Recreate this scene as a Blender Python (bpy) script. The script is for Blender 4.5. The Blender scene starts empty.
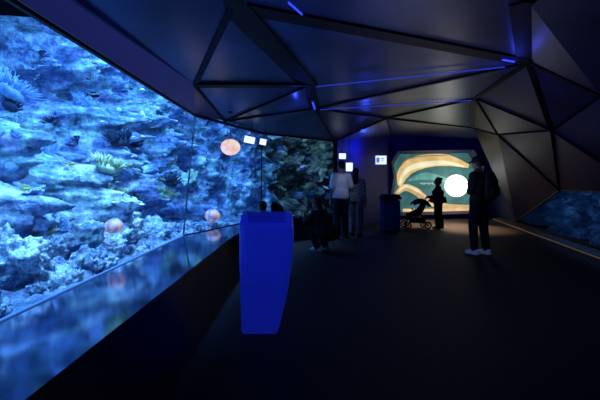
import bpy, math, random
from mathutils import Vector, Matrix, noise
random.seed(7)
S = bpy.context.scene
COL = S.collection

# ------------------------------------------------------------ helpers
def mat(name, col, rough=0.6, metal=0.0, emis=None, es=0.0, var=0.0, vs=8.0, bump=0.0, spec=0.5):
    m = bpy.data.materials.new(name); m.use_nodes = True
    nt = m.node_tree; b = nt.nodes['Principled BSDF']
    b.inputs['Base Color'].default_value = (*col, 1)
    b.inputs['Roughness'].default_value = rough
    b.inputs['Metallic'].default_value = metal
    b.inputs['Specular IOR Level'].default_value = spec
    if emis:
        b.inputs['Emission Color'].default_value = (*emis, 1)
        b.inputs['Emission Strength'].default_value = es
    if var > 0 or bump > 0:
        tc = nt.nodes.new('ShaderNodeTexCoord'); n = nt.nodes.new('ShaderNodeTexNoise')
        n.inputs['Scale'].default_value = vs; n.inputs['Detail'].default_value = 5
        nt.links.new(tc.outputs['Object'], n.inputs['Vector'])
        if var > 0:
            r = nt.nodes.new('ShaderNodeValToRGB')
            r.color_ramp.elements[0].position = .3; r.color_ramp.elements[1].position = .7
            r.color_ramp.elements[0].color = (*[c*(1-var) for c in col], 1)
            r.color_ramp.elements[1].color = (*[min(1, c*(1+var)) for c in col], 1)
            nt.links.new(n.outputs['Fac'], r.inputs['Fac']); nt.links.new(r.outputs['Color'], b.inputs['Base Color'])
        if bump > 0:
            bp = nt.nodes.new('ShaderNodeBump'); bp.inputs['Strength'].default_value = bump
            bp.inputs['Distance'].default_value = .02
            nt.links.new(n.outputs['Fac'], bp.inputs['Height']); nt.links.new(bp.outputs['Normal'], b.inputs['Normal'])
    return m

def rock_mat(name, cols, es, haze_col, s1=2.2, s2=14, lo=.33, hi=.68, tint=None):
    m = bpy.data.materials.new(name); m.use_nodes = True
    nt = m.node_tree; b = nt.nodes['Principled BSDF']; b.inputs['Roughness'].default_value = .8
    tc = nt.nodes.new('ShaderNodeTexCoord')
    n1 = nt.nodes.new('ShaderNodeTexNoise'); n1.inputs['Scale'].default_value = s1; n1.inputs['Detail'].default_value = 9; n1.inputs['Roughness'].default_value = .7
    n2 = nt.nodes.new('ShaderNodeTexNoise'); n2.inputs['Scale'].default_value = s2; n2.inputs['Detail'].default_value = 6
    r = nt.nodes.new('ShaderNodeValToRGB'); e = r.color_ramp.elements
    e[0].position = lo; e[0].color = (*cols[0], 1); e[1].position = hi; e[1].color = (*cols[-1], 1)
    k = len(cols)
    for i in range(1, k-1):
        x = e.new(lo+(hi-lo)*i/(k-1)); x.color = (*cols[i], 1)
    mx = nt.nodes.new('ShaderNodeMix'); mx.data_type = 'RGBA'; mx.blend_type = 'OVERLAY'; mx.inputs['Factor'].default_value = .8
    nt.links.new(tc.outputs['Object'], n1.inputs['Vector']); nt.links.new(tc.outputs['Object'], n2.inputs['Vector'])
    nt.links.new(n1.outputs['Fac'], r.inputs['Fac']); nt.links.new(r.outputs['Color'], mx.inputs['A'])
    nt.links.new(n2.outputs['Fac'], mx.inputs['B']); out = mx.outputs['Result']
    if tint:
        n3 = nt.nodes.new('ShaderNodeTexNoise'); n3.inputs['Scale'].default_value = 1.5; n3.inputs['Detail'].default_value = 4
        nt.links.new(tc.outputs['Object'], n3.inputs['Vector'])
        r3 = nt.nodes.new('ShaderNodeValToRGB'); e3 = r3.color_ramp.elements
        e3[0].position = .36; e3[0].color = (*tint[0],1); e3[1].position = .64; e3[1].color = (*tint[-1],1)
        for i in range(1, len(tint)-1):
            x = e3.new(.36+.28*i/(len(tint)-1)); x.color = (*tint[i],1)
        nt.links.new(n3.outputs['Fac'], r3.inputs['Fac'])
        m2 = nt.nodes.new('ShaderNodeMix'); m2.data_type = 'RGBA'; m2.blend_type = 'MULTIPLY'; m2.inputs['Factor'].default_value = 1
        nt.links.new(out, m2.inputs['A']); nt.links.new(r3.outputs['Color'], m2.inputs['B']); out = m2.outputs['Result']
    nt.links.new(out, b.inputs['Base Color'])
    bp = nt.nodes.new('ShaderNodeBump'); bp.inputs['Strength'].default_value = .8; bp.inputs['Distance'].default_value = .04
    nt.links.new(n2.outputs['Fac'], bp.inputs['Height']); nt.links.new(bp.outputs['Normal'], b.inputs['Normal'])
    b.inputs['Emission Color'].default_value = (*haze_col, 1); b.inputs['Emission Strength'].default_value = es  # even emission put into the rock as blue water haze
    return m

class MB:
    def __init__(s): s.v = []; s.f = []
    def add(s, v, f):
        o = len(s.v); s.v += [Vector(p) for p in v]; s.f += [tuple(i+o for i in q) for q in f]
    def loft(s, rings, caps=True):
        n = len(rings[0]); v = [p for r in rings for p in r]; f = []
        for i in range(len(rings)-1):
            for j in range(n):
                k = (j+1) % n
                f.append((i*n+j, i*n+k, (i+1)*n+k, (i+1)*n+j))
        if caps:
            f.append(tuple(reversed(range(n)))); f.append(tuple(range((len(rings)-1)*n, len(rings)*n)))
        s.add(v, f)
    def tube(s, pts, rad, n=12, right=Vector((1, 0, 0))):
        pts = [Vector(p) for p in pts]; rings = []
        for i, p in enumerate(pts):
            a = pts[max(0, i-1)]; b = pts[min(len(pts)-1, i+1)]
            t = (b-a).normalized() if (b-a).length > 1e-6 else Vector((0, 0, 1))
            rr = right - t*right.dot(t)
            if rr.length < .3:
                q = Vector((0, 1, 0)); rr = q - t*q.dot(t)
            rr.normalize(); u = t.cross(rr)
            ra = rad[i] if isinstance(rad, (list, tuple)) else rad
            if not isinstance(ra, (list, tuple)): ra = (ra, ra)
            rings.append([p + rr*math.cos(2*math.pi*j/n)*ra[0] + u*math.sin(2*math.pi*j/n)*ra[1] for j in range(n)])
        s.loft(rings)
    def ell(s, c, r, n=14, m=10, M=None):
        c = Vector(c); rings = []
        for i in range(m+1):
            ph = -math.pi/2 + math.pi*(i+.02)/(m+.04)
            ring = []
            for j in range(n):
                p = Vector((r[0]*math.cos(ph)*math.cos(2*math.pi*j/n), r[1]*math.cos(ph)*math.sin(2*math.pi*j/n), r[2]*math.sin(ph)))
                if M: p = M @ p
                ring.append(c+p)
            rings.append(ring)
        s.loft(rings)
    def limb(s, pts, rad, n=12):
        s.tube(pts, rad, n)
        for p, r in zip(pts, rad):
            if isinstance(r, (list, tuple)): r = min(r)
            s.ell(p, (r, r, r), 12, 8)
    def box(s, a, b):
        x0, y0, z0 = a; x1, y1, z1 = b
        s.add([(x0,y0,z0),(x1,y0,z0),(x1,y1,z0),(x0,y1,z0),(x0,y0,z1),(x1,y0,z1),(x1,y1,z1),(x0,y1,z1)],
              [(3,2,1,0),(4,5,6,7),(0,1,5,4),(1,2,6,5),(2,3,7,6),(3,0,4,7)])
    def build(s, name, m, scale=1.0, remesh=0, smooth=True, iters=4, bevel=0):
        me = bpy.data.meshes.new(name); me.from_pydata([tuple(p*scale) for p in s.v], [], s.f); me.update()
        ob = bpy.data.objects.new(name, me); COL.objects.link(ob)
        if m: me.materials.append(m)
        if remesh:
            md = ob.modifiers.new('r', 'REMESH'); md.mode = 'VOXEL'; md.voxel_size = remesh
            if iters:
                sm = ob.modifiers.new('s', 'SMOOTH'); sm.iterations = iters; sm.factor = .5
        if bevel:
            bv = ob.modifiers.new('b', 'BEVEL'); bv.width = bevel; bv.segments = 3; bv.limit_method = 'ANGLE'
        if remesh or bevel:
            dg = bpy.context.evaluated_depsgraph_get()
            nm = bpy.data.meshes.new_from_object(ob.evaluated_get(dg))
            ob.modifiers.clear(); ob.data = nm
            if m and not nm.materials: nm.materials.append(m)
        if smooth:
            for p in ob.data.polygons: p.use_smooth = True
        return ob

def tag(ob, label=None, cat=None, kind=None, group=None):
    if label: ob["label"] = label
    if cat: ob["category"] = cat
    if kind: ob["kind"] = kind
    if group: ob["group"] = group
    return ob
def empty(name, loc, rz=0, sc=1.0):
    e = bpy.data.objects.new(name, None); e.location = loc; e.rotation_euler[2] = rz; e.empty_display_size = .1
    e.scale = (sc, sc, sc); COL.objects.link(e); return e
def par(c, p): c.parent = p; return c
def struct(name, v, f, m, label=None):
    b = MB(); b.add(v, f); o = b.build(name, m, smooth=False); o["kind"] = "structure"
    if label: o["label"] = label
    return o
def light(kind, name, loc, energy, col, size=None, sy=None, target=None, spot=None, rot=None):
    l = bpy.data.lights.new(name, kind); l.energy = energy; l.color = col
    o = bpy.data.objects.new(name, l); o.location = loc; COL.objects.link(o)
    if kind == 'AREA':
        l.shape = 'RECTANGLE'; l.size = size; l.size_y = sy or size
    elif size is not None: l.shadow_soft_size = size
    if spot: l.spot_size = spot; l.spot_blend = .9
    if rot: o.rotation_euler = rot
    if target is not None:
        o.rotation_euler = (Vector(target)-Vector(loc)).to_track_quat('-Z', 'Y').to_euler()
    return o

# ------------------------------------------------------------ materials
M_floor = mat('floor_carpet', (.026, .023, .026), .7, var=.3, vs=30, bump=.12, spec=.2)
M_ceil = mat('ceiling_panel', (.045, .06, .14), .33, .15, var=.5, vs=1.2, bump=.12, spec=.6)
M_ceilr = mat('ceiling_panel_dark', (.010, .018, .065), .45, 0, var=.45, vs=1.4, bump=.06, spec=.2)
M_beam = mat('black_beam', (.0015, .0015, .0025), .6, spec=.2)
M_wall = mat('dark_blue_wall', (.008, .02, .3), .6, var=.2, vs=2, spec=.2)
M_soff = mat('soffit_blue_glow', (.03, .045, .2), .5, emis=(.02,.03,.2), es=.22, var=.2, vs=2)  # emission makes the soffit look lit by blue light
M_black = mat('black_wall', (.003, .003, .005), .5)
M_ledge = mat('ledge_gloss', (.04, .08, .18), .09, .8, var=.55, vs=4, spec=1.0)
M_led = mat('led_blue', (.02, .05, .6), .4, emis=(.04, .08, 1.0), es=.4)
M_ledb = mat('led_blue_bright', (.02, .05, .6), .4, emis=(.03, .06, 1.0), es=1.2)
M_amber = mat('amber_kerb_glow', (.25, .14, .08), .5, emis=(1, .5, .22), es=.08)
M_sign = mat('sign_white', (.8, .85, .9), .5, emis=(.8, .9, 1), es=1.1)
M_signb = mat('sign_blue', (.1, .2, .6), .5, emis=(.15, .3, .9), es=.6)
M_dark = mat('dark_plastic', (.012, .012, .016), .5)
M_metal = mat('dark_metal', (.08, .08, .1), .4, .8)
M_bwhite = mat('seam_metal', (.1, .25, .5), .4, .5, emis=(.1,.3,.8), es=.3)  # blue emission paints a lit edge onto the seam
M_globe = mat('globe_white', (.9, .88, .8), .5, emis=(1, .96, .88), es=3)

def reflection_mat(name, c0, c1, s):
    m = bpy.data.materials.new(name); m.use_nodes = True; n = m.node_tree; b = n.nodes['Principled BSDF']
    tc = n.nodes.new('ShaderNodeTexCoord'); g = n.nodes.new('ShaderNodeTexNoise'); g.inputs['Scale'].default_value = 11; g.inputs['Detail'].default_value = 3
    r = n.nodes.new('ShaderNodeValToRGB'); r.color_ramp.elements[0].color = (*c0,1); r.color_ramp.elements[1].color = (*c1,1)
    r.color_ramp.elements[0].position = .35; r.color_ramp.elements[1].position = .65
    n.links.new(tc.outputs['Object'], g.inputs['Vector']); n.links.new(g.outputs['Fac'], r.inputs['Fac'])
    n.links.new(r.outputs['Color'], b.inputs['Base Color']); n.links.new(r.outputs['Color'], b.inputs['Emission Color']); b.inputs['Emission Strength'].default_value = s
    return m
M_peach = reflection_mat('peach_reflection', (.9,.52,.42), (1,.82,.7), .85)
M_or = reflection_mat('orange_reflection', (.16,.2,.4), (.95,.55,.34), .42)

# ------------------------------------------------------------ room shell
f = struct('floor', [(-1.0,-1.3,0),(7.5,-1.3,0),(7.5,14.3,0),(-1.0,14.3,0)], [(0,1,2,3)], M_floor)
N = dict(L0=(-1.72,-1.2,2.45), b=(-1.42,5.4,2.6), w=(-1.3,6.95,2.35), P1=(-1.6,6.1,2.31), P0=(-1.6,-1.2,2.31),
 P2=(-.8,8.4,2.31), P3=(.88,10,2.31), c=(.29,7.67,2.7), g=(.125,6.25,2.8), d=(-.62,3.64,2.9), f=(3.26,5.7,3.0),
 h=(3.6,8.2,3.0), k=(5.2,12,2.9), m=(2.13,3.76,3.0), B1=(.5,-1.2,3.0), B2=(2.5,-1.2,3.0), F1=(3.2,14,2.9), F2=(6.7,14,2.75),
 q=(4.45,7.06,2.2), n1=(4.13,5.5,2.48), N0=(3.1,-1.2,2.5), T0=(4.78,5.5,1.15), R0=(3.55,-1.2,1.15), T1=(5.37,8.27,1.11), T2=(6.2,11.5,.12),
 j=(1.95,9.0,2.72), r=(4.75,9.6,2.42))
names = list(N)
tris = ["L0 b d","L0 d B1","d m B1","m B2 B1","d f m","b g d","d f g","g f c","c f h","c h j","j h k","b w g","w c g","w P2 c","c P2 P3",
 "c P3 j","j P3 F1","j F1 k","k F1 F2","b P1 w"]
trir = ["f q n1","q T1 T0","q T0 n1","n1 T0 R0","f n1 m","m n1 N0","n1 R0 N0","m N0 B2","f h q","h k r","h r q","r T1 q","k T2 r","r T2 T1","k F2 T2"]
def submesh(name, tl, m, label):
    used = sorted({a for t in tl for a in t.split()}); ix = {n:i for i,n in enumerate(used)}
    return struct(name, [N[n] for n in used], [tuple(ix[a] for a in t.split()) for t in tl], m, label)
submesh('ceiling', tris, M_ceil, "faceted dark blue triangular ceiling panels")
submesh('wall_right_facets', trir, M_ceilr, "sloping dark triangular wall panels")
struct('wall_left_soffit', [N['P0'],N['P1'],N['b'],N['L0']], [(0,1,2,3)], M_soff)
G = [(-1.75,-1.2,.48),(-1.75,6.0,.48),(-.82,8.4,.5),(.88,10.0,.5)]
O = [(-1.0,-1.2,.52),(-.95,5.6,.52),(-.72,8.1,.5),(.95,9.75,.5)]
B = [(-.83,-1.2,0),(-.8,5.6,0),(-.6,8.05,0),(1.0,9.7,0)]
struct('trim_1', G+O, [(0,4,5,1),(1,5,6,2),(2,6,7,3)], M_ledge, "glossy dark ledge under the tank windows")
struct('wall_left', O+B, [(0,4,5,1),(1,5,6,2),(2,6,7,3)], M_black)
T = [N['P0'],N['P1'],N['P2'],N['P3']]
def beam(name, a, b, w, h, m, off=0.0, mb=None):
    a = Vector(a); b = Vector(b); t = (b-a).normalized(); s_ = t.cross(Vector((0,0,1)))
    if s_.length < .2: s_ = t.cross(Vector((0,1,0)))
    s_ = s_.normalized()*w/2
    u = s_.cross(t).normalized()*h/2
    if u.z < 0: u = -u
    dz = Vector((0,0,-off)); v = []
    for p in (a+dz, b+dz): v += [p-s_-u, p+s_-u, p+s_+u, p-s_+u]
    one = mb is None
    if one: mb = MB()
    mb.add(v, [(0,1,2,3),(7,6,5,4),(0,4,5,1),(1,5,6,2),(2,6,7,3),(3,7,4,0)])
    if one: return mb.build(name, m, smooth=False)
for i in range(3):
    mb = MB(); q4 = [G[i],G[i+1],T[i+1],T[i]]
    for j in range(4): beam('', q4[j], q4[(j+1)%4], .02, .02, None, 0, mb)
    o = mb.build('window_%d' % (i+1), [M_bwhite,M_beam,M_beam][i], smooth=False); o["kind"] = "structure"; o["label"] = "slim surround of large aquarium viewing window"
tn = 2
def trim(a, b, w, h=.03, m=M_beam, off=0.01):
    global tn
    A = N[a] if isinstance(a, str) else a; Bp = N[b] if isinstance(b, str) else b
    o = beam('trim_%d' % tn, A, Bp, w, h, m, off); o["kind"] = "structure"; o["label"] = "black beam between panels"; tn += 1; return o
for a, b, w in [('d','b',.07),('d','g',.32),('g','c',.2),('d','f',.22),('b','g',.2),('f','m',.3),('c','f',.08),('f','h',.12),
   ('h','k',.14),('c','j',.05),('j','k',.05),('j','h',.05),('j','F1',.04),('j','P3',.04),('w','c',.04),('b','w',.03),('w','g',.03),('f','q',.09),('h','q',.04),('q','T1',.06),('f','n1',.07),('q','n1',.04),
   ('q','r',.04),('h','r',.04),('k','r',.04),('r','T1',.04),('d','B1',.26),('m','B2',.16),('P3','c',.03),('f','N0',.09),('n1','T0',.04),('m','B1',.12),('q','T0',.04)]:
    trim(a, b, w)
trim(G[3], N['P3'], .1, .1, M_beam, 0)
trim('P0','P1', .03, .03); trim('P1','P2', .04,.04); trim('P2','P3', .04,.04)
struct('wall_blue', [(.88,10,0),(3.2,14,0),(3.2,14,2.9),(.88,10,2.31)], [(0,1,2,3)], M_wall)
struct('wall_back', [(3.2,14,0),(6.9,14,0),(6.7,14,2.8),(3.2,14,2.9)], [(0,1,2,3)], M_wall)
struct('wall_rear', [(-1.8,-1.2,0),(3.8,-1.2,0),(3.8,-1.2,3.1),(-1.8,-1.2,3.1)], [(0,1,2,3)], M_black)
struct('wall_right', [(3.53,-1.2,0),(4.95,5.5,0),(4.78,5.5,1.15),(3.55,-1.2,1.15)], [(0,1,2,3)], M_black)
struct('baseboard_right', [(4.95,5.5,0),(6.75,14,0),(6.75,14,.12),(4.92,5.5,.12)], [(0,1,2,3)], M_black)
struct('wall_right_far', [N['T2'],(6.75,14,.12),N['F2']], [(0,1,2)], M_ceilr)
struct('wall_tank_left', [(-6,-1.6,0),(-6,13,0),(-6,13,4.5),(-6,-1.6,4.5)], [(0,1,2,3)], M_black)
struct('wall_tank_back', [(-6,13,0),(2.5,13,0),(2.5,13,4.5),(-6,13,4.5)], [(0,1,2,3)], M_black)
struct('wall_tank_right', [(6.9,4,0),(9.2,14.5,0),(9.2,14.5,3),(6.9,4,3)], [(0,1,2,3)], M_black)
mb = MB(); q4 = [(4.92,5.5,.12),N['T2'],N['T1'],N['T0']]
for j in range(4): beam('', q4[j], q4[(j+1)%4], .03, .03, None, 0, mb)
o = mb.build('window_4', M_beam, smooth=False); o["kind"] = "structure"; o["label"] = "black surround of the low slanted tank window"
mb = MB(); mb.add([(4.7,5.5,.05),(6.35,13.2,.05),(6.6,13.2,.1),(4.93,5.5,.1),(4.7,5.5,0),(6.35,13.2,0)], [(0,1,2,3),(4,5,1,0)])
M_kerb = mat('kerb_brown', (.1,.06,.045), .5, var=.3, vs=6)
o = mb.build('trim_%d' % tn, M_kerb, smooth=False); tn += 1; o["kind"] = "structure"; o["label"] = "low brown kerb along the side tank"
s_ = beam('led_strip_light', (4.73,6.1,.06), (6.32,13.1,.06), .02, .015, M_amber); tag(s_, "dim amber glowing band standing in for warm light on the kerb", "light strip")  # emissive band stands in for warm light reflected on the kerb

def nodemix(a, b, t): return tuple(Vector(N[a]).lerp(Vector(N[b]), t))
for A, Bq, mm, w in [(nodemix('g','f',.04),nodemix('g','f',.9),M_led,.01),(nodemix('c','h',.03),nodemix('c','h',.97),M_led,.012),
   (nodemix('d','f',.87),nodemix('d','f',.925),M_ledb,.03),(nodemix('g','c',.6),nodemix('g','c',.95),M_ledb,.03),
   ((-.1,3.45,2.88),(.02,3.7,2.88),M_ledb,.012)]:
    o = beam('led_strip_light', A, Bq, w, .015, mm, .04)
    tag(o, "bright blue LED strip between ceiling panels" if mm is M_ledb else "thin dim blue LED line along ceiling joint", "light strip", group="ceiling LED strips")

# ------------------------------------------------------------ reefs
def fbm(p, o=5):
    return noise.fractal(p, .9, 2.1, o)
def path_at(path, u):
    P = [Vector((*p, 0)) for p in path]; L = [0]
    for i in range(1, len(P)): L.append(L[-1]+(P[i]-P[i-1]).length)
    d = u*L[-1]
    for i in range(1, len(P)):
        if d <= L[i]+1e-6:
            t = (d-L[i-1])/(L[i]-L[i-1]); return P[i-1].lerp(P[i], t)
    return P[-1]
def reef(name, path, z0, z1, nu, nv, foot, amp, m, label, seed=0, pw=2.2, terr=.0, lim=.22):
    v = []; f = []
    for i in range(nu):
        u = i/(nu-1); p = path_at(path, u); a = path_at(path, max(0, u-.06)); b = path_at(path, min(1, u+.06))
        t = (b-a).normalized(); n = Vector((t.y, -t.x, 0))
        for j in range(nv):
            w = j/(nv-1); z = z0+(z1-z0)*w
            q = Vector((p.x+seed, p.y, z)); qy = Vector((q.x, q.y*.68, q.z))
            low = fbm(q*.9, 2)
            d = low*amp*1.4 + fbm(q*3.2+Vector((5,1,2)), 4)*amp*.4
            vo = noise.voronoi(qy*1.5+Vector((4,4,4)))[0]; d += (.42-vo[0])*amp*2.2
            vo = noise.voronoi(qy*3.8)[0]; d += (.35-vo[0])*amp*.9
            vo2 = noise.voronoi(q*9)[0]; d += (.3-vo2[0])*amp*.28
            d += fbm(q*14, 3)*amp*.08
            ft = foot*(1-w)**pw
            if terr:
                ph = z*1.6+1.6*noise.noise(Vector((p.y*.9,seed,z*.5)))+.6*noise.noise(q*1.8)
                fr_ = ph-math.floor(ph); d += terr*(fr_**1.6-.5)*(1.0 if fr_ < .9 else (1-fr_)/.1*1.0)
            sh = fbm(q*2.3+Vector((9,9,9)), 3)*.05
            d = d*(1-.4*(1-w)**3)+ft
            if d > foot+lim: d = foot+lim-.02*math.exp(-(d-foot-lim))
            v.append(p+n*d+Vector((0, 0, z+sh))+t*sh)
    for i in range(nu-1):
        for j in range(nv-1):
            f.append((i*nv+j, (i+1)*nv+j, (i+1)*nv+j+1, i*nv+j+1))
    mb = MB(); mb.add(v, f); o = mb.build(name, m)
    return tag(o, label, "reef", kind="stuff")
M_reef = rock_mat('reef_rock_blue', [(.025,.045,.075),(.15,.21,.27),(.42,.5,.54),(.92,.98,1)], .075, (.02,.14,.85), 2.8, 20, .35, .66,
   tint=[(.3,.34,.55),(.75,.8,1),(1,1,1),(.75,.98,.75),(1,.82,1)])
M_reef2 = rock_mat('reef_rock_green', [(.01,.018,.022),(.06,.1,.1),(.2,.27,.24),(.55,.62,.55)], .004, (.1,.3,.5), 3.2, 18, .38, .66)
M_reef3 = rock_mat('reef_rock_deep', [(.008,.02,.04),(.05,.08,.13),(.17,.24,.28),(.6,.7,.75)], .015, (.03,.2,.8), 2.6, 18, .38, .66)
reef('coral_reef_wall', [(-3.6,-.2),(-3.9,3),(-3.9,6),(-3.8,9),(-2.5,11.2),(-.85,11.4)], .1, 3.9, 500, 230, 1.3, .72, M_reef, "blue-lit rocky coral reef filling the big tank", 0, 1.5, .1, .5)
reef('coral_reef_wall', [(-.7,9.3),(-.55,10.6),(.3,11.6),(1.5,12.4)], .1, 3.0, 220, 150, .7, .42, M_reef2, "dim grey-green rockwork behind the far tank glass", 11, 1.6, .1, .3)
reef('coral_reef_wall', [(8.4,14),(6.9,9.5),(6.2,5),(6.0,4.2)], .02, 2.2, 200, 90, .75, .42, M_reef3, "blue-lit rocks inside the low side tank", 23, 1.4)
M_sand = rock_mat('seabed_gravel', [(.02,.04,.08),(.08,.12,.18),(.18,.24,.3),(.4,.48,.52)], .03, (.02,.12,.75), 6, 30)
sb = MB(); nx = 60; ny = 160
for i in range(ny):
    y = -1.1+12.6*i/(ny-1); x1 = -1.77 if y < 6 else (-1.77+(y-6)*.9/2.4 if y < 8.4 else -.85+(y-8.4)*1.06)
    x1 = min(x1, .8)
    for j in range(nx):
        x = -3.6+(x1+3.6)*j/(nx-1); q = Vector((x,y,0)); z = .36+.05*fbm(q*3,4)+.12*max(0,fbm(q*6+Vector((3,3,3)),3))
        sb.v.append(Vector((x,y,min(z,.47) if j > nx-3 else z)))
for i in range(ny-1):
    for j in range(nx-1): sb.f.append((i*nx+j,i*nx+j+1,(i+1)*nx+j+1,(i+1)*nx+j))
tag(sb.build('tank_seabed', M_sand), "blue-lit gravel seabed inside the aquarium", "seabed", kind="stuff")

def boulder_mesh(seed, m):
    mb = MB(); mb.ell((0,0,0), (1,.8,.7), 60, 40)
    for i, p in enumerate(mb.v):
        q = p*1.5+Vector((seed*7, 0, 0)); mb.v[i] = p*(1+.45*fbm(q, 5)+.35*(.4-noise.voronoi(q*1.6)[0][0])+.2*(.3-noise.voronoi(q*5)[0][0])+.05*fbm(q*8,3))
    return mb.build('reef_rock', m)
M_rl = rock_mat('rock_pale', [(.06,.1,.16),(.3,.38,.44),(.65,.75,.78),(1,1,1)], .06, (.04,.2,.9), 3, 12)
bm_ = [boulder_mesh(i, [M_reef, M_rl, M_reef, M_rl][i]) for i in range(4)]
def scatter(protos, places, label, cat, group):
    used = set()
    for k, (loc, sc, r) in enumerate(places):
        pr = protos[k % len(protos)]
        if id(pr) in used: o = pr.copy(); COL.objects.link(o)
        else: o = pr; used.add(id(pr))
        o.location = loc; o.scale = (sc, sc, sc); o.rotation_euler = r
        tag(o, label, cat, group=group)
pl = []
for i in range(78):
    y = random.uniform(1.9, 8.4); x = -1.95 - random.random()**1.2*1.0
    if y > 5.8: x += (y-5.8)*.36
    z = .4+max(0, (-1.95-x))*.5*random.random()
    pl.append(((x-.08,y,z), random.uniform(.08,.3) if x < -2.2 else random.uniform(.07,.17), (random.random(),random.random(),random.random()*6)))
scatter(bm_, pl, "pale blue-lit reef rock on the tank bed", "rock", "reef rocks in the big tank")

def branch(mb, p, d, L, r, lev):
    q = p+d*L; mb.tube([p, p.lerp(q,.5)+Vector((random.uniform(-.01,.01),)*3), q], [r, r*.85, r*.65], 6)
    mb.ell(q, (r*.68,)*3, 6, 4)
    if lev:
        for _ in range(3):
            dd = (d+Vector((random.uniform(-.8,.8),random.uniform(-.8,.8),random.uniform(-.1,.6)))).normalized()
            branch(mb, q, dd, L*.75, r*.68, lev-1)
def branch_coral(m):
    mb = MB()
    for _ in range(5):
        d = Vector((random.uniform(-.7,.7),random.uniform(-.7,.7),1)).normalized(); branch(mb, Vector((0,0,0)), d, .35, .07, 3)
    return mb.build('branching_coral', m)
def plate_coral(m, k=5):
    mb = MB(); rings = []
    def ring(t, rr, dz):
        out = []
        for j in range(44):
            a = 2*math.pi*j/44; w = rr*(1+.16*math.sin(k*a+.8)+.08*math.sin(11*a)+.05*math.sin(17*a))
            out.append(Vector((w*math.cos(a), w*math.sin(a)*.8, .5*t+dz+.09*math.sin(6*a)*t)))
        return out
    for i in range(9): t = i/8; rings.append(ring(t, .12+.9*t**1.5, 0))
    for i in range(9): t = 1-i/8; rings.append(ring(t, .04+.86*t**1.5, .05))
    mb.loft(rings); return mb.build('plate_coral', m)
def anemone(m):
    mb = MB(); mb.ell((0,0,.1), (.5,.5,.25), 16, 8)
    for _ in range(150):
        a = random.random()*6.28; r = random.random()**.5*.5; d = Vector((math.cos(a)*r*1.8, math.sin(a)*r*1.8, 1)).normalized()
        p = Vector((math.cos(a)*r, math.sin(a)*r, .2)); L = random.uniform(.3,.6)
        bend = Vector((random.uniform(-.25,.25), random.uniform(-.25,.25), 0))
        mb.tube([p, p+d*L*.5+bend*.3, p+d*L+bend], [.024,.018,.009], 5)
    return mb.build('sea_anemone', m)
def brain_coral(m):
    mb = MB(); mb.ell((0,0,0), (1,1,.75), 70, 44)
    for i, p in enumerate(mb.v):
        w = math.sin(14*noise.noise(p*2.6)*3); mb.v[i] = p*(1+.045*w+.2*noise.noise(p*1.3))
    return mb.build('brain_coral', m)
M_c1 = mat('coral_pale', (.6,.75,.8), .7, emis=(.03,.2,.9), es=.06, var=.5, vs=3, bump=.3)  # coral emission below carries the same painted water haze
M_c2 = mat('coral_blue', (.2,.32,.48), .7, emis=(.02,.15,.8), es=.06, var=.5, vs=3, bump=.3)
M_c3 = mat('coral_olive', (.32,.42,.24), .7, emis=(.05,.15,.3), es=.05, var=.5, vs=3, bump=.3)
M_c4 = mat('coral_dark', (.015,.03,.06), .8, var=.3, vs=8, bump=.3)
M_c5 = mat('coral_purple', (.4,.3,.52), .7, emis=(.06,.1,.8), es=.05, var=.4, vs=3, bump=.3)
from mathutils.bvhtree import BVHTree
def mkbvh(n):
    o = bpy.data.objects[n]; return BVHTree.FromPolygons([v.co.copy() for v in o.data.vertices], [tuple(p.vertices) for p in o.data.polygons])
bv = mkbvh('coral_reef_wall'); bv2 = mkbvh('coral_reef_wall.001')
def places(n, zl, zh, sl, sh, seed, up=.5, n2=0):
    random.seed(seed); r = []
    while len(r) < n:
        y = random.uniform(2.2, 10.0); z = random.uniform(zl, zh)
        hit = bv.ray_cast(Vector((-1.0,y,z)), Vector((-1,0,0)))
        if hit[0] is None or hit[0].x < -4.6: continue
        p = hit[0]
        sc = sl+(sh-sl)*random.random()**1.6
        if p.x > -2.1 or y < 4.2: sc = min(sc, .1)
        r.append(((p.x-.01, p.y, p.z), sc, (random.uniform(-.3,.3), up+random.uniform(-.3,.3), random.random()*6.28)))
    k = 0
    while k < n2:
        d = Vector((random.uniform(-.35,.2),1,0)).normalized(); o_ = Vector((random.uniform(-.3,.6),9.3,random.uniform(.6,2.2)))
        hit = bv2.ray_cast(o_, d)
        if hit[0] is None: continue
        r.append((tuple(hit[0]), random.uniform(.06,.16), (-.5,0,random.random()*6.28))); k += 1
    return r
scatter([branch_coral(M_c1), branch_coral(M_c2), branch_coral(M_c5), branch_coral(M_c4), branch_coral(M_c2)], places(84, .55, 3.2, .07, .24, 1, n2=12), "blue-lit branching coral on the reef wall", "coral", "branching corals")
scatter([plate_coral(M_c1), plate_coral(M_c2,4), plate_coral(M_c2,7), plate_coral(M_c3,6)], places(70, .6, 3.2, .08, .28, 2, n2=10), "flat plate coral on the reef wall", "coral", "plate corals")
scatter([anemone(M_c2), anemone(M_c4), anemone(M_c3), anemone(M_c4)], places(64, .5, 2.8, .12, .34, 3, n2=8), "soft anemone with waving tentacles on reef", "sea anemone", "sea anemones")
scatter([brain_coral(M_c2), brain_coral(M_c1), brain_coral(M_c3), brain_coral(M_c5)], places(44, .5, 2.8, .06, .2, 4, n2=6), "rounded grooved brain coral", "coral", "brain corals")

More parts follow.
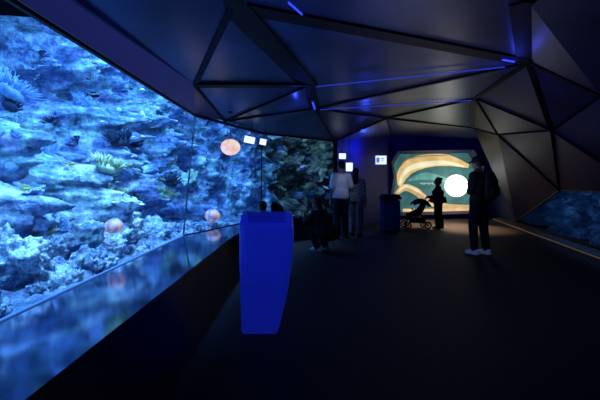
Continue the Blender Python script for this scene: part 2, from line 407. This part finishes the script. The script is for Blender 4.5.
def ribbed(name, m, r):
    mb = MB(); mb.ell((0,0,0), (1,1,.85), 96, 30)
    for i, p in enumerate(mb.v):
        a = math.atan2(p.y, p.x); mb.v[i] = Vector((p.x*(1+.03*math.cos(14*a)), p.y*(1+.03*math.cos(14*a)), p.z))
    return mb.build(name, m, scale=r)
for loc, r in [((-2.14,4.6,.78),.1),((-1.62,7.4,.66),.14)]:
    o = ribbed('dome_reflection', M_or, r); o.location = loc; tag(o, "mottled pale orange glowing dome standing in for a globe reflection", "coral", group="added orange globe reflections")  # solid glowing domes stand in for globe reflections in the glass
gl = empty('globe_reflection', (-1.13,6.5,2.43))  # solid globe stands in for a lamp reflection; cord and cap are invented
s1 = ribbed('glowing_globe', M_peach, .155); s1.location = (0,0,-.58); par(s1, gl)
mb = MB(); mb.tube([(0,0,0),(0,0,-.44)], .003, 8); par(mb.build('added_cord', M_dark), gl)
mb = MB(); mb.tube([(0,0,0),(0,0,-.03)], .04, 16); par(mb.build('added_cap', M_dark), gl)
tag(gl, "round peach-coloured glowing globe standing in for a reflection in tank glass", "lamp")

def fish(m):
    mb = MB(); pts = [(0,-.5,0),(0,-.42,0),(0,-.2,.0),(0,.1,0),(0,.35,0),(0,.45,0)]
    mb.tube(pts, [(.01,.02),(.06,.1),(.1,.2),(.08,.17),(.03,.06),(.015,.05)], 14)
    for v in ([(0,.42,.04),(0,.7,.2),(0,.62,0),(0,.7,-.2),(0,.42,-.04)], [(0,-.2,.18),(0,.0,.32),(0,.3,.22),(0,.3,.06)], [(0,-.05,-.17),(0,.15,-.3),(0,.3,-.06)]):
        v2 = [(.008,y,z) for x,y,z in v]; v3 = [(-.008,y,z) for x,y,z in v]; k = len(v)
        mb.add(v2+v3, [tuple(range(k)), tuple(reversed(range(k,2*k)))]+[(i,(i+1)%k,k+(i+1)%k,k+i) for i in range(k)])
    return mb.build('reef_fish', m)
M_f1 = mat('fish_dark', (.003,.005,.015), .4); M_f2 = mat('fish_silver', (.4,.55,.7), .3, .3); M_f3 = mat('fish_yellow', (.8,.7,.1), .4)
random.seed(12)
pls = [((-1.80,3.5,2.05), .095, (0,0,2.0))]
for _ in range(26):
    y = random.uniform(3,8); pls.append(((random.uniform(-2.15,-1.9)+max(0,y-6)*.35, y, random.uniform(1.2,2.6)), random.uniform(.035,.08), (0,random.uniform(-.3,.3),random.choice([-1.1,2.0])+random.uniform(-.5,.5))))
scatter([fish(M_f1), fish(M_f2), fish(M_f1), fish(M_f3)], pls, "small reef fish swimming in the tank", "fish", "reef fish")

# ------------------------------------------------------------ mural
mu = empty('wall_mural', (3.24,13.97,.22))
def flatpoly(pts, y, th=.01):
    mb = MB(); k = len(pts); a = [(x,y,z) for x,z in pts]; b = [(x,y+th,z) for x,z in pts]
    mb.add(a+b, [tuple(range(k)), tuple(reversed(range(k,2*k)))]+[(i,k+i,k+(i+1)%k,(i+1)%k) for i in range(k)]); return mb
def ribbon(pts, wd, y):
    P = [Vector((x,0,z)) for x,z in pts]
    Q = []; W = []
    for i in range(len(P)-1):
        p0 = P[max(0,i-1)]; p1 = P[i]; p2 = P[i+1]; p3 = P[min(len(P)-1,i+2)]
        for s in range(8):
            t = s/8; Q.append(.5*((2*p1)+(p2-p0)*t+(2*p0-5*p1+4*p2-p3)*t*t+(3*p1-p0-3*p2+p3)*t**3)); W.append(wd[i]*(1-t)+wd[i+1]*t)
    Q.append(P[-1]); W.append(wd[-1])
    L = []; R = []
    for i, q in enumerate(Q):
        t = (Q[min(len(Q)-1,i+1)]-Q[max(0,i-1)]).normalized(); n = Vector((-t.z,0,t.x))
        L.append(q+n*W[i]/2); R.append(q-n*W[i]/2)
    v = [(p.x,y,p.z) for p in L]+[(p.x,y,p.z) for p in R]; k = len(Q)
    mb = MB(); mb.add(v, [(i,i+1,k+i+1,k+i) for i in range(k-1)]); return mb
def em(name, c, s, var=.3): 
    m = mat(name, c, .6, emis=c, es=s, var=var, vs=2.5); n = m.node_tree
    r = [x for x in n.nodes if x.type == 'VALTORGB'][0]; n.links.new(r.outputs['Color'], n.nodes['Principled BSDF'].inputs['Emission Color']); return m
OUT = [(.0,.55),(.12,1.2),(.02,1.66),(.24,2.02),(2.62,2.06),(2.95,1.5),(2.8,.95),(2.85,.05),(.3,-.02)]
par(flatpoly(OUT, 0).build('backing_panel', em('mural_teal', (.05,.15,.15), .8), smooth=False), mu)
mb = MB()
for i in range(len(OUT)):
    a = OUT[i]; b = OUT[(i+1)%len(OUT)]
    c0 = Vector((1.45,0,1.0)); A3 = Vector((a[0],-.02,a[1])); B3 = Vector((b[0],-.02,b[1]))
    A4 = A3+(A3-c0).normalized()*.14+Vector((0,-.22,0)); B4 = B3+(B3-c0).normalized()*.14+Vector((0,-.22,0))
    mb.add([A3,B3,B4,A4], [(0,1,2,3)])
par(mb.build('frame', mat('mural_reveal', (.03,.04,.16), .5), smooth=False), mu)
for pts, w, c, y in [
   ([(.24,.9),(.34,1.3),(.65,1.62),(1.2,1.78),(1.9,1.8),(2.65,1.6)], [.1,.4,.5,.46,.4,.12], (.72,.5,.2), -.012),
   ([(.24,1.0),(.36,1.3),(.66,1.55),(1.2,1.68),(1.9,1.72),(2.5,1.58)], [.03,.12,.17,.17,.13,.02], (1.0,.85,.55), -.016),
   ([(.2,1.5),(.5,1.82),(1.1,1.95),(1.9,1.97)], [.02,.04,.05,.02], (.3,.22,.12), -.015),
   ([(.1,.62),(.42,.85),(.8,.72),(1.2,.42),(1.8,.18),(2.75,.14)], [.12,.24,.26,.24,.24,.2], (.62,.42,.18), -.018),
   ([(.16,.68),(.44,.89),(.8,.77),(1.15,.52)], [.02,.08,.08,.02], (.95,.8,.52), -.021),
   ([(.35,.06),(1.3,.06),(2.75,.08)], [.1,.1,.1], (.8,.5,.24), -.022),
   ([(.55,1.1),(1.1,1.25),(1.8,1.12),(2.3,.8)], [.05,.26,.18,.03], (.1,.3,.26), -.011)]:
    par(ribbon(pts, w, y).build('painted_band', em('mural_band', c, .95), smooth=False), mu)
mb = MB()
for i in range(9): mb.box((.95+.06*i,-.024,.98-(i%3)*.015),(.985+.06*i,-.02,1.02))
par(mb.build('caption_marks', em('mural_caption', (.4,.6,.58), .7), smooth=False), mu)
tag(mu, "backlit mural with bold tan and cream curling band on teal", "mural")
g = MB(); g.ell((0,0,0), (.37,.37,.37), 32, 20)
gb = empty('globe_lamp', (5.25,13.93,1.14)); o = g.build('glowing_globe', M_globe); o.location = (0,-.5,0); par(o, gb)
mb = MB(); mb.tube([(0,0,0),(0,-.2,0)], .03, 12); mb.tube([(0,0,0),(0,-.03,0)], .1, 20); par(mb.build('wall_bracket', M_dark), gb)
tag(gb, "large glowing white globe in front of mural", "lamp")

# ------------------------------------------------------------ podium
pod = empty('podium', (-.29,3.55,0))
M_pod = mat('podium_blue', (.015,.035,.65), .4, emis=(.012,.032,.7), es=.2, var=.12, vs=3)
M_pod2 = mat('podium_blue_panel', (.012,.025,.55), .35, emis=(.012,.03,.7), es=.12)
def prof(z):
    left = -.235 + .02*max(0,(1-z/.6))
    if z > .84: right = .235-.025*((z-.84)/.16)**2
    else: right = .235-.135*((.84-z)/.84)**1.8
    return left, right
rings = []
NR = 36
for i in range(NR):
    z = .97*i/(NR-1); l, r = prof(z); c = (l+r)/2; hw = (r-l)/2; ring = []
    for j in range(64):
        a = 2*math.pi*j/64; ca, sa = math.cos(a), math.sin(a); e = .3
        x = c+hw*math.copysign(abs(ca)**e, ca); y = .16*math.copysign(abs(sa)**e, sa)
        zz = z+(y*.3*(i/(NR-1))**6); ring.append(Vector((x,y,zz)))
    rings.append(ring)
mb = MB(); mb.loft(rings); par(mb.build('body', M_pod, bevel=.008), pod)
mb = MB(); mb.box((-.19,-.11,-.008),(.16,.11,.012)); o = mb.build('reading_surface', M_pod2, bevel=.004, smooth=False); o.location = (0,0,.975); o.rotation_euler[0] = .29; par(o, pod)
mb = MB(); mb.box((-.03,-.012,0),(.03,.012,.07)); o = mb.build('card_holder', M_pod, bevel=.006); o.location = (-.19,-.1,.94); par(o, pod)
tag(pod, "glowing royal blue podium with curved side and angled top", "podium")

bn = empty('litter_bin', (2.32,10.3,0))
M_bin = mat('bin_blue', (.02,.05,.22), .4)
mb = MB(); mb.box((-.22,-.2,.04),(.22,.2,.82)); par(mb.build('body', M_bin, bevel=.03, smooth=False), bn)
mb = MB(); mb.loft([[Vector((x*s,y*s2,z)) for x,y in ((-.24,-.22),(.24,-.22),(.24,.22),(-.24,.22))] for s,s2,z in ((1,1,.83),(1,1,.88),(.8,.75,.96))]); par(mb.build('lid', M_dark, smooth=False), bn)
mb = MB(); mb.box((-.18,-.17,0),(.18,.17,.05)); par(mb.build('base', M_dark, smooth=False), bn)
tag(bn, "dark blue waste bin with raised lid", "bin")

def sign(loc, w, h, rz, label, arrow=False, hang=.25, ry=0):
    e = empty('illuminated_sign', loc, rz); e.rotation_euler[1] = ry
    mb = MB(); mb.box((-w/2,-.02,-h/2),(w/2,.02,h/2)); par(mb.build('sign_panel', M_sign, smooth=False), e)
    mb = MB()
    for x0,x1,z0,z1 in ((-w/2-.012,w/2+.012,h/2,h/2+.012),(-w/2-.012,w/2+.012,-h/2-.012,-h/2)): mb.box((x0,-.025,z0),(x1,.025,z1))
    mb.tube([(0,0,h/2),(0,0,h/2+hang)], .006, 6)
    par(mb.build('bracket', M_dark, smooth=False), e)
    if arrow:
        mb = MB(); mb.box((-w*.3,-.024,-h*.1),(-w*.05,-.021,h*.3)); mb.box((w*.05,-.024,h*.1),(w*.35,-.021,h*.22)); mb.box((w*.05,-.024,-h*.15),(w*.3,-.021,-h*.05))
        mb.add([(-w*.35,-.024,-h*.1),(-w*.0,-.024,-h*.1),(-w*.175,-.024,-h*.4)], [(0,1,2)]); par(mb.build('pictogram', M_signb, smooth=False), e)
    tag(e, label, "sign")
sign((2.52,12.6,1.96),.4,.27,0,"white illuminated direction sign with blue pictogram",True,.75)
sign((1.27,10.3,1.66),.17,.22,.0,"small white lit sign beside the tank wall",False,.7)
sign((1.06,10.0,1.92),.17,.14,.3,"small tilted white lit sign near ceiling",False,.45)
sign((-.96,7.6,2.08),.2,.13,.1,"small white lit label sign above tank glass",False,.33,.2)
sign((-.74,8.0,2.08),.13,.12,.1,"small white lit label sign beside its twin",False,.33,.2)

# ------------------------------------------------------------ people
M_skin = mat('skin', (.4,.24,.17), .55, var=.08); M_hair = mat('hair_dark', (.012,.009,.008), .5); M_eye = mat('eye', (.02,.015,.01), .2); M_lip = mat('lip', (.35,.12,.1), .5)
BASE = dict(pelvis=(0,0,.95), waist=(0,0,1.1), chest=(0,.01,1.28), neck=(0,-.01,1.46), head=(0,.015,1.63),
  sR=(.175,0,1.40), eR=(.235,-.03,1.12), wR=(.24,.05,.87), hR=(.095,0,.92), kR=(.105,.02,.5), aR=(.11,-.02,.085),
  sL=(-.175,0,1.40), eL=(-.235,-.03,1.12), wL=(-.24,.05,.87), hL=(-.095,0,.92), kL=(-.105,.02,.5), aL=(-.11,-.02,.085))
def person(label, loc, rz, H, pose={}, shirt=None, trousers=None, shoes=None, sleeve=.6, hair='short', hy=0, hp=0, girth=1.0, cap=None, hs=1.0, bulk=1.0):
    J = {k: Vector(v) for k, v in {**BASE, **pose}.items()}; s = H/1.75
    e = empty('person', loc, rz)
    def torso(mb, g):
        c2 = J['chest'].lerp(J['neck'], .55); pl = J['pelvis']-(J['waist']-J['pelvis']).normalized()*.06
        mb.tube([pl, J['pelvis'], J['waist'], J['chest'], c2, J['neck']],
          [(.13*girth+g,.1*girth+g),(.16*girth+g,.115*girth+g),(.135*girth+g,.1*girth+g),(.165*girth+g,.115*girth+g),(.15*girth+g,.09+g),(.06+g*.6,.06+g*.6)], 20)
        mb.ell(pl, (.13+g,.1+g,.07))
        for k in ('sR','sL'): mb.limb([c2, J[k]], [.08+g, .06+g])
    mb = MB(); torso(mb, 0)
    Mh = Matrix.Rotation(hy,3,'Z') @ Matrix.Rotation(hp,3,'X') @ Matrix.Scale(hs,3); hc = J['head']
    mb.tube([J['neck']-Vector((0,0,.03)), J['neck'].lerp(hc,.5), hc-Mh@Vector((0,.0,.04))], [.065,.055,.058], 14)
    mb.ell(hc, (.074,.093,.112), 20, 14, Mh)
    mb.ell(hc+Mh@Vector((0,.025,-.055)), (.055,.065,.06), 16, 10, Mh)
    mb.ell(hc+Mh@Vector((0,.095,-.02)), (.013,.02,.022), 10, 8, Mh)
    for sx in (-1,1): mb.ell(hc+Mh@Vector((sx*.077,-.005,-.01)), (.012,.02,.03), 10, 8, Mh)
    for k in 'RL':
        mb.limb([J['s'+k], J['s'+k].lerp(J['e'+k],.4), J['e'+k], J['e'+k].lerp(J['w'+k],.35), J['w'+k]], [.052,.047,.038,.038,.026])
        mb.limb([J['h'+k], J['h'+k].lerp(J['k'+k],.4), J['k'+k], J['k'+k].lerp(J['a'+k],.35), J['a'+k]], [.09,.08,.056,.056,.036])
        a = J['a'+k]; mb.limb([a-Vector((0,.03,.03)), a+Vector((0,.1,-.045))], [.035,.03])
        w = J['w'+k]; d = (w-J['e'+k]).normalized(); sd = 1 if k == 'R' else -1
        pn = Vector((-sd,0,0)); pn = pn-d*pn.dot(d)
        if pn.length < .3: pn = Vector((0,0,-1))-d*(-d.z)
        pn.normalize(); ac = d.cross(pn).normalized()
        if ac.y < 0 or (abs(ac.y) < .2 and ac.z < 0): ac = -ac
        mb.tube([w, w+d*.04, w+d*.085], [(.024,.018),(.036,.016),(.038,.013)], 12, right=ac)
        for fi, (o_f, L) in enumerate(((.028,.07),(.01,.08),(-.009,.074),(-.027,.058))):
            p = w+d*.08+ac*o_f; p1 = p+d*L*.45+pn*.008; p2 = p1+(d*.7+pn*.6).normalized()*L*.33; p3 = p2+(d*.35+pn*.9).normalized()*L*.25
            mb.limb([p,p1,p2,p3], [.0095,.009,.008,.007], 8)
        p = w+d*.03+ac*.025; p1 = p+(d*.6+ac*.7+pn*.2).normalized()*.035; p2 = p1+(d*.9+ac*.2+pn*.3).normalized()*.03
        mb.limb([p,p1,p2], [.012,.011,.009], 8)
    par(mb.build('body', M_skin, scale=s, remesh=.0085*s, iters=3), e)
    mb = MB(); torso(mb, .016+.02*(bulk-1)*5*.3)
    p0 = J['pelvis']; up = (J['waist']-p0)
    mb.tube([p0-up*.35, p0+up*.1, J['waist']], [(.178*girth*bulk,.135*girth*bulk),(.18*girth*bulk,.138*girth*bulk),(.16*girth*bulk,.122*girth*bulk)], 20)
    for k in 'RL':
        S0, E0, W0 = J['s'+k], J['e'+k], J['w'+k]
        if sleeve <= 1: mb.limb([S0, S0.lerp(E0, sleeve)], [.07*bulk,.068*bulk])
        else: mb.limb([S0, E0, E0.lerp(W0, sleeve-1)], [.072*bulk,.058*bulk,.044*bulk])
    par(mb.build('shirt', shirt, scale=s, remesh=.014*s), e)
    mb = MB()
    mb.tube([p0+up*.3, p0, p0-up*.35], [(.155*girth,.12*girth),(.172*girth,.13*girth),(.165*girth,.125*girth)], 20); mb.ell(p0-up*.3,(.165*girth,.12*girth,.09))
    for k in 'RL': mb.limb([J['h'+k], J['k'+k], J['k'+k].lerp(J['a'+k],.93)], [.108*bulk,.08*bulk,.065*bulk])
    par(mb.build('trousers', trousers, scale=s, remesh=.014*s), e)
    for k in 'RL':
        a = J['a'+k]; mb = MB(); z0 = a.z-.085
        mb.tube([(a.x,a.y-.07,z0+.045),(a.x,a.y-.02,z0+.05),(a.x,a.y+.06,z0+.045),(a.x,a.y+.14,z0+.035),(a.x,a.y+.185,z0+.028)], [(.03,.035),(.042,.05),(.046,.045),(.045,.035),(.028,.02)], 16)
        mb.ell((a.x,a.y-.02,z0+.07),(.046,.052,.05)); mb.box((a.x-.042,a.y-.075,z0),(a.x+.042,a.y+.17,z0+.03))
        par(mb.build('shoe', shoes, scale=s, remesh=.008*s), e)
    mb = MB(); mb.ell(hc+Mh@Vector((0,-.02,.022)), (.086,.094,.108), 20, 14, Mh)
    if hair == 'long':
        mb.tube([hc+Mh@Vector((0,-.05,.0)), hc+Mh@Vector((0,-.085,-.1)), hc+Mh@Vector((0,-.1,-.22)), hc+Mh@Vector((0,-.1,-.3))], [(.08,.06),(.09,.05),(.08,.04),(.04,.02)], 16)
    if hair == 'bun': mb.ell(hc+Mh@Vector((0,-.11,.07)), (.045,.04,.045))
    par(mb.build('hair', M_hair, scale=s, remesh=.01*s), e)
    for sx in (-1,1):
        mb = MB(); mb.ell(hc+Mh@Vector((sx*.03,.083,.003)), (.012,.008,.008), 10, 8, Mh); par(mb.build('eye', M_eye, scale=s), e)
    mb = MB(); mb.ell(hc+Mh@Vector((0,.088,-.055)), (.022,.008,.007), 10, 8, Mh); par(mb.build('mouth', M_lip, scale=s), e)
    if cap:
        mb = MB(); mb.ell(hc+Mh@Vector((0,-.01,.055)), (.092,.105,.085), 20, 12, Mh); mb.tube([hc+Mh@Vector((0,.06,.05)), hc+Mh@Vector((0,.17,.04))], [(.075,.012),(.05,.008)], 14)
        par(mb.build('cap', cap, scale=s, remesh=.008*s), e)
    tag(e, label, "person"); return e
black = mat('cloth_black', (.005,.005,.008), .85, var=.2); navy = mat('cloth_navy', (.010,.013,.028), .85, var=.2)
greyt = mat('cloth_grey', (.16,.17,.22), .85, var=.2)
white = mat('cloth_white', (.85,.88,.95), .8, var=.05)
sneak = mat('sneaker_blue', (.7,.78,1), .6, emis=(.3,.4,.9), es=.04); shoe_w = mat('shoe_pale', (.6,.6,.65), .6)
plaid = bpy.data.materials.new('cloth_plaid'); plaid.use_nodes = True; n = plaid.node_tree
ck = n.nodes.new('ShaderNodeTexChecker'); tc = n.nodes.new('ShaderNodeTexCoord'); ck.inputs['Scale'].default_value = 26
ck.inputs['Color1'].default_value = (.08,.1,.17,1); ck.inputs['Color2'].default_value = (.26,.3,.4,1)
n.links.new(tc.outputs['Object'], ck.inputs['Vector']); n.links.new(ck.outputs['Color'], n.nodes['Principled BSDF'].inputs['Base Color']); n.nodes['Principled BSDF'].inputs['Roughness'].default_value = .8

hold = dict(eR=(.25,.0,1.13), wR=(.06,.16,1.12), eL=(-.25,.0,1.12), wL=(-.06,.17,1.15), neck=(0,.01,1.46), head=(0,.05,1.62), waist=(.015,0,1.1))
person("person in dark clothes and cap wearing backpack, standing", (3.19,7.1,0), .5, 1.74, {**hold, 'aR':(.1,-.06,.085),'kR':(.1,.0,.5),'aL':(-.1,.03,.085),'kL':(-.1,.06,.5)}, black, navy, sneak, 1.9, 'short', 0, -.15, 1.08, black, 1.02, 1.05)
person("person in white t-shirt and dark trousers facing the tank", (.93,9.05,0), .35, 1.76, {'eR':(.26,.02,1.13),'wR':(.16,.22,1.0),'aR':(.16,.08,.085),'kR':(.13,.1,.5),'pelvis':(-.015,0,.95),'head':(.01,.03,1.63)}, white, navy, black, .8, 'short', .3, 0, 1.08, None, 1, 1.08)
person("person in grey checked shirt and grey trousers standing", (1.3,9.35,0), -.5, 1.6, {'eL':(-.27,-.02,1.13),'wL':(-.12,.16,1.02),'aL':(-.15,.1,.085),'kL':(-.13,.1,.5),'head':(-.01,.03,1.63)}, plaid, greyt, black, 1.7, 'long', .3, -.1, 1.08, None, 1.03, 1.1)
person("child in dark clothes holding the stroller handle", (3.8,11.0,0), 1.1, 1.38, {'eR':(.27,.08,1.12),'wR':(.17,.3,1.08),'eL':(-.27,.08,1.12),'wL':(-.17,.3,1.08),'head':(0,.015,1.62),'aR':(.14,-.1,.085),'kR':(.13,-.02,.5),'aL':(-.13,.0,.085)}, black, black, black, 1.8, 'bun', 0, -.1, 1.6, None, 1.28, 1.3)
sq = dict(pelvis=(0,-.16,.34), waist=(0,-.1,.48), chest=(0,.02,.64), neck=(0,.1,.8), head=(0,.15,.95), hR=(.095,-.13,.33), kR=(.15,.24,.47), aR=(.13,.02,.085),
   hL=(-.095,-.13,.33), kL=(-.15,.24,.47), aL=(-.13,.02,.085), sR=(.17,.08,.75), eR=(.2,.27,.56), wR=(.08,.42,.66), sL=(-.17,.08,.75), eL=(-.2,.27,.56), wL=(-.08,.42,.66))
person("person in dark clothes crouching by the tank", (.42,7.45,0), .9, 1.6, sq, black, navy, shoe_w, 1.8, 'long', .1, 0, 1.25, None, 1.05, 1.2)
person("small child standing behind the podium", (-.56,6.0,0), .6, .97, {'head':(0,.015,1.65)}, navy, navy, black, .7, 'short', 0, 0, 1.15, None, 1.3)

bk = empty('backpack', (3.19,7.1,0), .5)
mb = MB(); mb.tube([(0,-.22,1.0),(0,-.235,1.08),(0,-.235,1.3),(0,-.2,1.44)], [(.13,.055),(.155,.08),(.15,.075),(.1,.05)], 18); mb.ell((0,-.22,1.02),(.13,.07,.06)); mb.ell((0,-.2,1.43),(.1,.05,.05))
par(mb.build('pack_body', black, remesh=.012), bk)
mb = MB(); mb.box((-.1,-.335,1.04),(.1,-.28,1.2)); par(mb.build('front_pocket', black, bevel=.02), bk)
for sx in (-1,1):
    mb = MB(); mb.tube([(sx*.1,-.16,1.43),(sx*.12,-.05,1.51),(sx*.12,.09,1.43),(sx*.12,.15,1.25),(sx*.145,.05,1.08),(sx*.135,-.18,1.05)], [(.024,.01)]*6, 10); par(mb.build('strap', black), bk)
tag(bk, "dark backpack worn by the standing person", "backpack")

st = empty('stroller', (3.2,11.0,0), 0, .86)
def tb(name, pts, r, m): mb = MB(); mb.limb([Vector(p) for p in pts], [r]*len(pts), 10); return par(mb.build(name, m), st)
for y in (-.22,.22):
    tb('frame_tube', [(-.33,y,.12),(0,y,.5),(.42,y,1.0)], .02, M_dark)
    tb('frame_tube', [(.3,y,.12),(.05,y,.5),(-.1,y,.62)], .02, M_dark)
tb('handle', [(.42,-.22,1.0),(.45,0,1.01),(.42,.22,1.0)], .022, M_dark)
tb('axle', [(-.33,-.22,.12),(-.33,.22,.12)], .01, M_metal); tb('axle', [(.3,-.22,.12),(.3,.22,.12)], .01, M_metal)
mb = MB(); mb.tube([(-.3,0,.42),(-.12,0,.47),(.08,0,.52),(.18,0,.68),(.26,0,.9)], [(.05,.19),(.09,.19),(.1,.19),(.09,.19),(.05,.18)], 14, right=Vector((0,0,1))); par(mb.build('seat', black), st)
mb = MB(); mb.tube([(-.3,0,.28),(-.27,0,.42)], [(.07,.17),(.05,.17)], 12); par(mb.build('footrest', black), st)
mb = MB(); rings = []
for i in range(9):
    a = math.radians(15+125*i/8); rings.append([Vector((.12+.34*math.cos(a), .21*math.cos(math.pi*j/12), .6+.36*math.sin(a)*(.55+.45*math.sin(math.pi*j/12)))) for j in range(13)])
v = [p for r in rings for p in r]; mb.add(v, [(i*13+j,i*13+j+1,(i+1)*13+j+1,(i+1)*13+j) for i in range(8) for j in range(12)])
par(mb.build('canopy', black), st)
mb = MB(); mb.box((-.18,-.18,.18),(.25,.18,.36)); par(mb.build('basket', black, bevel=.02), st)
for x in (-.33,.3):
    for y in (-.25,.25):
        mb = MB(); rings = []
        for i in range(24):
            a = 2*math.pi*i/24; rings.append([Vector((x+(.093+.026*math.cos(b))*math.cos(a), y+.024*math.sin(b), .12+(.093+.026*math.cos(b))*math.sin(a))) for b in [2*math.pi*j/8 for j in range(8)]])
        rings.append(rings[0]); mb.loft(rings, False); mb.tube([(x,y-.02,.12),(x,y+.02,.12)], .03, 12)
        for i in range(5):
            a = 2*math.pi*i/5; mb.tube([(x,y,.12),(x+.09*math.cos(a),y,.12+.09*math.sin(a))], .009, 6)
        par(mb.build('wheel', M_dark), st)
tag(st, "dark folding baby stroller with hood and four wheels", "stroller")

# ------------------------------------------------------------ lights
blue = (.09,.34,1.0)
light('AREA','tank_light',(-2.1,2.5,4.2),560,blue,.5,6,rot=(0,.3,0))
light('AREA','tank_light',(-2.1,7.8,4.2),400,blue,.5,4.5,rot=(0,.3,0))
light('AREA','tank_light',(-1.75,4.0,3.0),100,(.15,.45,1),.2,5,rot=(0,.6,0))
light('SPOT','reef_fill_spot',(-1.95,3.4,3.6),330,(.35,.7,1),.05,None,(-2.5,3.7,.5),.6)  # these spots are added to brighten the reef mounds
light('SPOT','reef_fill_spot',(-1.95,5.0,3.6),560,(.35,.7,1),.05,None,(-2.6,5.4,.7),.7)
light('SPOT','reef_fill_spot',(-1.7,7.0,3.6),220,(.3,.6,1),.05,None,(-2.7,7.4,.9),.75)
light('AREA','tank_light',(-.6,9.2,3.2),26,(.16,.42,1),.5,1.2,(-2.4,10,1.2))
light('AREA','tank_light',(.1,10.2,3.2),32,(.3,.62,.85),.5,1.2,(.3,11,.8))
light('AREA','tank_light',(5.7,8.3,1.9),11,blue,.3,5,rot=(0,-.2,-.21))
light('AREA','ceiling_fill',(2.0,6.0,.9),16,(.42,.48,.85),1.5,3,rot=(math.pi,0,0))  # unseen upward fills, added to brighten the ceiling panels
light('AREA','ceiling_fill',(.2,3.0,1.0),7,(.1,.2,1),.8,2,rot=(math.pi,0,0))
light('SPOT','floor_fill',(1.8,4.5,2.85),14,(.7,.68,.85),0,None,(1.8,5.0,0),2.3)  # unseen fill added to lift the dark floor
light('SPOT','podium_fill_spot',(.3,1.3,2.7),50,(.1,.15,1),.08,None,(-.29,3.4,.6),.5)  # added spot that brightens the podium
light('SPOT','mural_spill_fill',(3.9,12.4,2.8),1000,(1,.6,.35),0,None,(4.0,12.1,0),1.05)  # unseen spots added to imitate the mural's warm spill on the floor
light('SPOT','mural_spill_fill',(4.9,12.9,2.8),1000,(1,.6,.35),0,None,(4.7,11.2,0),.75)
light('SPOT','shirt_fill_spot',(1.2,7.6,2.5),20,(.6,.7,1),0,None,(1.05,9.0,1.2),.4)  # unseen fill added to brighten the white shirt
light('POINT','blue_glow',(1.9,10.9,2.2),14,(.03,.08,1),0)
light('POINT','ceiling_glow',(3.0,5.5,2.8),2.2,(.04,.07,1),0)
light('POINT','ceiling_glow',(.0,7.0,2.5),2.5,(.04,.07,1),0)

w = bpy.data.worlds.new('World'); S.world = w; w.use_nodes = True
w.node_tree.nodes['Background'].inputs[0].default_value = (.02,.04,.12,1); w.node_tree.nodes['Background'].inputs[1].default_value = .05
S.view_settings.view_transform = 'Standard'
cd = bpy.data.cameras.new('camera'); cam = bpy.data.objects.new('camera', cd); COL.objects.link(cam)
cam.location = (0,0,1.3); cam.rotation_euler = (math.pi/2,0,0); cd.lens = 24; cd.sensor_width = 36; cd.shift_y = -19/600; cd.clip_start = .02
S.camera = cam
